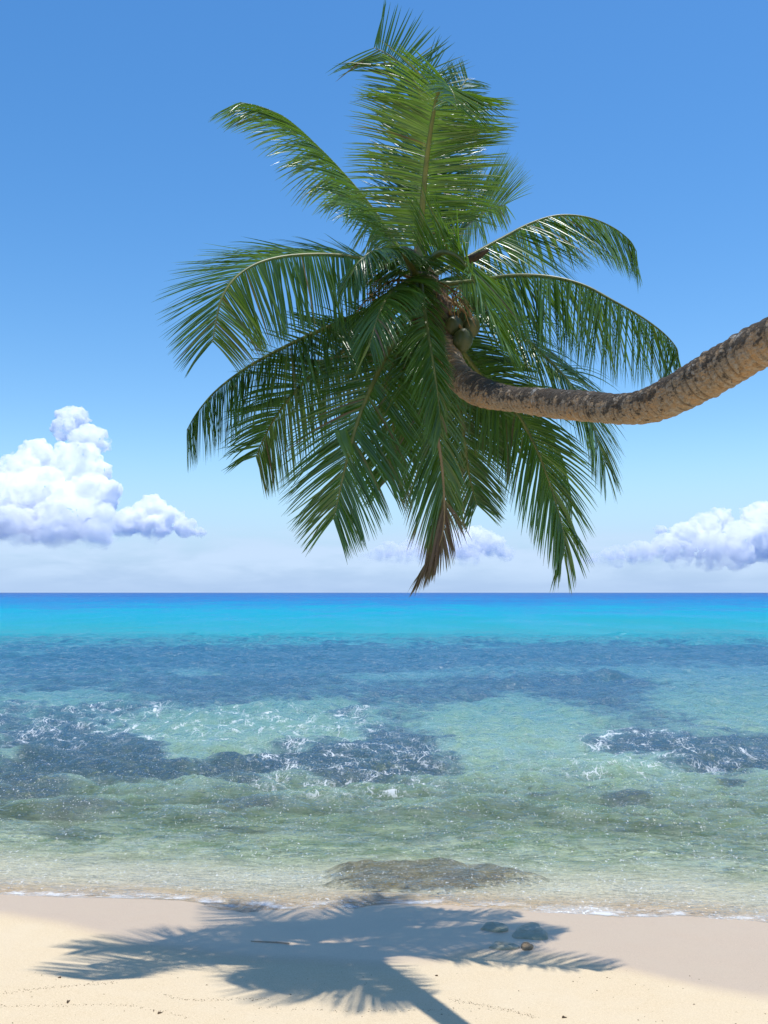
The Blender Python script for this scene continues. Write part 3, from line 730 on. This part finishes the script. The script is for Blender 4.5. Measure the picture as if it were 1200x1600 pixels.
def build_crown_details():
    r = np.random.default_rng(9)
    C = np.array(pix(655, 440, 8.48))
    # fibrous heart of the crown: sheath wrapped round the growing tip
    P = [np.array(pix(690, 540, 8.26)), np.array(pix(678, 500, 8.36)), np.array(pix(664, 455, 8.46)), np.array(pix(656, 420, 8.5)), np.array(pix(655, 390, 8.5))]
    S, L = catmull(P, 40); u = np.linspace(0, 1, 41)
    rad = np.interp(u, [0, .25, .55, .8, 1], [.155, .19, .17, .10, .03])
    V, F = tube(S, rad, 24); V = V+0.012*r.normal(size=V.shape)
    mesh_obj('leaf_sheath', V, F, FIBRE, palm)
    # coconuts
    v0, f0 = ICO3
    for px, py, Y, s in ((722, 532, 8.12, .088), (708, 512, 8.2, .085), (735, 512, 8.25, .08), (586, 548, 8.35, .09), (602, 532, 8.4, .088), (590, 522, 8.5, .08), (720, 498, 8.4, .08), (612, 552, 8.45, .085)):
        a = r.random(3)*0.6
        M = np.array((Matrix.Rotation(a[0], 3, 'X') @ Matrix.Rotation(a[1], 3, 'Y')))
        sh = v0*np.array([1, 1, 1.22])*(1+0.05*np.cos(3*np.arctan2(v0[:, 1], v0[:, 0])))[:, None]
        p = np.array(pix(px, py, Y))
        o = mesh_obj('coconut', (sh*s) @ M.T + p, f0, HUSK, palm)
        st, sf = tube(np.array([p+np.array([0, 0, s*1.15]), (p+np.array([0, 0, s*1.15]))*0.5+C*0.5+np.array([0, 0, .05]), C]), [.012, .014, .02], 6)
        mesh_obj('stem', st, sf, STALK, o)
    # dry flower stalks spraying out under the left fronds
    for (x1, y1, Y1) in ((590, 440, 8.2), (582, 462, 8.15), (604, 472, 8.1), (720, 470, 8.0)):
        E = np.array(pix(x1, y1, Y1)); mid = C*0.4+E*0.6+np.array([0, 0, .08])
        S, L = catmull([C, mid, E], 14)
        V, F = tube(S, np.linspace(.016, .005, 15), 6); nv = len(V); VV = [V]; FF = list(F)
        for b in range(26):
            i = 5+int(r.random()*10); p = S[min(i, 14)]
            d = unit(unit(E-C)*0.8+r.normal(size=3)*0.55+np.array([0, 0, -.35])); l = .10+.16*r.random()
            Q_ = np.array([p, p+d*l*0.5, p+d*l+np.array([0, 0, -.05])]); v, fc = tube(Q_, [.005, .0045, .003], 4)
            VV.append(v); FF += [[a+nv for a in q] for q in fc]; nv += len(v)
        mesh_obj('flower_stalk', np.concatenate(VV), FF, STALK, palm)
    # woody spathes
    for a, b, c, w in (((712, 412, 8.3), (738, 404, 8.2), (764, 390, 8.12), .05), ((630, 428, 8.35), (606, 416, 8.3), (586, 410, 8.25), .032)):
        S, L = catmull([np.array(pix(*a)), np.array(pix(*b)), np.array(pix(*c))], 20); u = np.linspace(0, 1, 21)
        rad = w*np.sin(math.pi*np.clip(u*0.93+0.05, 0, 1))**0.7+0.003
        V, F = tube(S, rad, 10, 0.6); mesh_obj('spathe', V, F, SPATHE, palm)
    # broken leaf bundle hanging in the left hanging frond
    S, L = catmull([np.array(pix(530, 672, 7.80)), np.array(pix(540, 700, 7.74)), np.array(pix(552, 728, 7.74))], 8)
    for dx in (-.02, .015, .04):
        V = []; F = []
        for i, p in enumerate(S):
            w = .022*(1-(i/8)**2)+.002; V += [p+np.array([dx-w, -.01*i*abs(dx)*8, 0]), p+np.array([dx, -.012, 0]), p+np.array([dx+w, 0, 0])]
        for i in range(8): F += [[i*3, i*3+1, i*3+4, i*3+3], [i*3+1, i*3+2, i*3+5, i*3+4]]
        mesh_obj('broken_leaflet', np.array(V), F, LEAF, palm, attrs={'tint': [.9]*len(V), 'dry': [.2]*len(V)})
build_crown_details()

# ------------------------------------------------------------------ stones
def rock_mat(name, c1, c2, c3, rough=0.8, drift=False):
    m, t, out = new_mat(name)
    pos = t.node('ShaderNodeTexCoord').outputs['Object']
    n = t.noise(pos, 7.0, 6.0, 0.68); n2 = t.noise(pos, 45.0, 4.0, 0.7); n3 = t.noise(pos, 2.5, 3.0, 0.6)
    c = t.mix(t.rng(n, 0.35, 0.65), c1, c2); c = t.mix(t.rng(n3, 0.45, 0.65, 0, 0.7), c, c3)
    c = t.mix(t.rng(n2, 0.58, 0.70, 0, 0.5), c, (0.06, 0.05, 0.03))
    if drift:
        dr = t.rng(t.math('ADD', t.attr('edge'), t.math('MULTIPLY', t.math('SUBTRACT', n, 0.5), 0.9)), 0.62, 0.95)
        c = t.mix(dr, c, (0.50, 0.45, 0.33))
    principled(t, out, Base_Color=c, Roughness=rough, Normal=t.bump(t.math('ADD', n, t.math('MULTIPLY', n2, .5)), 0.7, 0.02))
    return m
STONE = rock_mat('beach_stone', (0.44, 0.39, 0.26), (0.54, 0.48, 0.34), (0.34, 0.33, 0.20))
STONEB = rock_mat('brown_stone', (0.24, 0.165, 0.09), (0.34, 0.25, 0.14), (0.17, 0.13, 0.07))
REEFROCK = rock_mat('reef_rock', (0.16, 0.125, 0.07), (0.25, 0.19, 0.09), (0.09, 0.085, 0.065), 0.5, True)

def stone(name, label, cat, outline, height, mat, sink=0.3, seed=0, group=None):
    """a low stone whose ground outline is traced at photograph pixels on the sand"""
    r = np.random.default_rng(seed)
    G = [np.array(on_ground(*p)) for p in outline]
    c = np.mean(G, axis=0)
    loop, _ = catmull(G+[G[0]], 48); loop = loop[:-1]
    V = []; F = []; rings = [(1.0, -sink), (1.03, 0.10), (1.0, 0.55), (0.90, 0.86), (0.66, 1.0), (0.33, 1.04)]
    ph = r.random(4)*6
    for s, h in rings:
        for k, p in enumerate(loop):
            a = 2*math.pi*k/48
            wob = 1+0.035*math.sin(5*a+ph[0])+0.02*math.sin(11*a+ph[1])
            q = c[:2]+(p[:2]-c[:2])*s*wob
            z = c[2]+height*h*(1+0.16*math.sin(2*a+ph[2])+0.08*math.sin(4*a+ph[3])+0.06*r.normal()*(h > .5))
            V.append((q[0], q[1], z))
    m = 48
    for i in range(len(rings)-1):
        for k in range(m):
            k2 = (k+1) % m; F.append([i*m+k, i*m+k2, (i+1)*m+k2, (i+1)*m+k])
    V.append((c[0], c[1], c[2]+height*1.05)); t = len(V)-1
    for k in range(m): F.append([(len(rings)-1)*m+k, (len(rings)-1)*m+(k+1) % m, t])
    org = np.array([c[0], c[1], c[2]])
    o = mesh_obj(name, np.array(V)-org, F, mat); o.location = org
    return tag(o, label, cat, group)

stone('flat_stone', 'largest flat grey green stone on the damp sand near the foam line', 'stone', [(800, 1462), (818, 1450), (838, 1449), (850, 1458), (856, 1467), (838, 1469), (818, 1467), (805, 1466)], .028, STONE, seed=1, group='stones on the sand')
stone('flat_stone', 'dark rounded stone at the upper left of the stone cluster', 'stone', [(752, 1452), (760, 1446), (775, 1446), (792, 1449), (790, 1456), (770, 1456)], .028, STONE, seed=2, group='stones on the sand')
stone('flat_stone', 'long flat pale stone left of the small brown stone', 'stone', [(765, 1481), (775, 1475), (795, 1476), (812, 1480), (800, 1484), (778, 1484)], .02, STONE, seed=3, group='stones on the sand')
stone('brown_stone', 'small brown stone with a lit end on the sand', 'stone', [(814, 1481), (817, 1477), (826, 1477), (833, 1480), (830, 1484), (819, 1485)], .024, STONEB, seed=4, group='stones on the sand')

def slab():
    nx, ny = 130, 80
    xs = np.linspace(-1.15, 2.1, nx); ys = np.linspace(9.75, 11.75, ny); X, Y = np.meshgrid(xs, ys)
    s = slab_bump(X, Y); B = bed_z(X, Y)
    top = -0.030+0.10*(NZ.fbm(X*3, Y*3, 5)-0.5)+0.03*(NZ2.fbm(X*11, Y*11, 3)-0.5)
    k = 1-sstep(s, 0.62, 1.10)
    Z = (B-0.05)*(1-k)+top*k
    o = mesh_obj('reef_slab', np.stack([X, Y, Z], -1).reshape(-1, 3), grid_faces(ny, nx), REEFROCK, attrs={'edge': s.ravel()})
    tag(o, 'broad flat brown reef slab awash just off the beach', 'rock')
slab()

# ------------------------------------------------------------------ beach litter
LIT = simple_mat('dry_litter', (0.07, 0.045, 0.025), (0.17, 0.11, 0.06), 60.0, 0.9, 0.5)
def litter(px, py, label, s, seed):
    r = np.random.default_rng(seed); g = np.array(on_ground(px, py)); V = []; F = []; n = 8
    a = r.random()*3.1; d = np.array([math.cos(a), math.sin(a), 0]); b = np.array([-d[1], d[0], 0])
    for i in range(n+1):
        u = i/n; w = s*0.32*math.sin(math.pi*(0.08+0.88*u)); p = d*s*(u-0.5)*2+b*s*0.3*math.sin(u*3)
        z = s*(0.35+0.3*math.sin(u*5+r.random()))
        V += [p-b*w+np.array([0, 0, z*0.2]), p+np.array([0, 0, z]), p+b*w+np.array([0, 0, z*0.25]), p+np.array([0, 0, -0.004])]
    for i in range(n):
        for k in range(4): F.append([i*4+k, i*4+(k+1) % 4, i*4+4+(k+1) % 4, i*4+4+k])
    F += [[3, 2, 1, 0], [n*4, n*4+1, n*4+2, n*4+3]]
    o = mesh_obj('dry_leaf_scrap', np.array(V), F, LIT); o.location = g+np.array([0, 0, .004])
    tag(o, label, 'leaf litter', 'dry scraps on the sand')
litter(108, 1566, 'olive brown scrap on the sand at the lower left corner', .026, 1)
litter(250, 1584, 'dark crumpled scrap at the end of the wrack line lower left', .018, 2)
litter(882, 1591, 'dark scrap on the sand right of the trunk shadow', .017, 3)
litter(93, 1528, 'thin scrap on bright sand below the left tip of the frond shadow', .013, 4)
litter(682, 1525, 'small dark scrap right of the trunk shadow by the frond shadow', .012, 5)
litter(241, 1580, 'tiny scrap just left of the dark crumpled scrap', .011, 6)

DRIFT = simple_mat('driftwood', (0.40, 0.32, 0.23), (0.48, 0.39, 0.29), 40.0, 0.9, 0.5)
def twig():
    S, L = catmull([np.array(on_ground(x, y))+np.array([0, 0, .004]) for x, y in ((392, 1471), (415, 1472), (435, 1473), (452, 1475))], 12)
    V, F = tube(S, np.linspace(.003, .007, 13), 7)
    o = mesh_obj('driftwood_stick', V-S[6], F, DRIFT); o.location = S[6]
    tag(o, 'thin driftwood stick lying in the frond shadow', 'stick')
twig()

def wrack():
    r = np.random.default_rng(21); V = []; F = []; n = 0
    lines = [[(0, 1572), (100, 1571), (180, 1570), (230, 1576), (290, 1590)], [(400, 1574), (560, 1580), (700, 1577), (800, 1577)], [(700, 1562), (760, 1572), (840, 1590)], [(10, 1552), (60, 1545), (180, 1535)], [(250, 1555), (300, 1562), (420, 1560)]]
    pts = []
    for ln in lines:
        S, L = catmull([np.array([x, y, 0.0]) for x, y in ln], 60)
        for p in S:
            for _ in range(2): pts.append((p[0]+r.normal()*4, p[1]+r.normal()*1.2, .0016+.0022*r.random()**2))
    for _ in range(170): pts.append((r.random()*1300-50, 1515+r.random()*100, .0018+.0035*r.random()**3))
    for px, py, s in pts:
        g = np.array(on_ground(px, py)); tt = r.random()*3
        ax = np.array([math.cos(tt), math.sin(tt), 0])*s*2; ay = np.array([-math.sin(tt), math.cos(tt), 0])*s; az = np.array([0, 0, s])
        V += [g-ax, g+ay, g+ax, g-ay, g+az]; F += [[n, n+1, n+4], [n+1, n+2, n+4], [n+2, n+3, n+4], [n+3, n, n+4]]; n += 5
    o = mesh_obj('wrack_crumbs', np.array(V), F, LIT, smooth=False)
    tag(o, 'fine dark crumbs of dry weed scattered along the sand', 'beach litter', kind='stuff')
wrack()
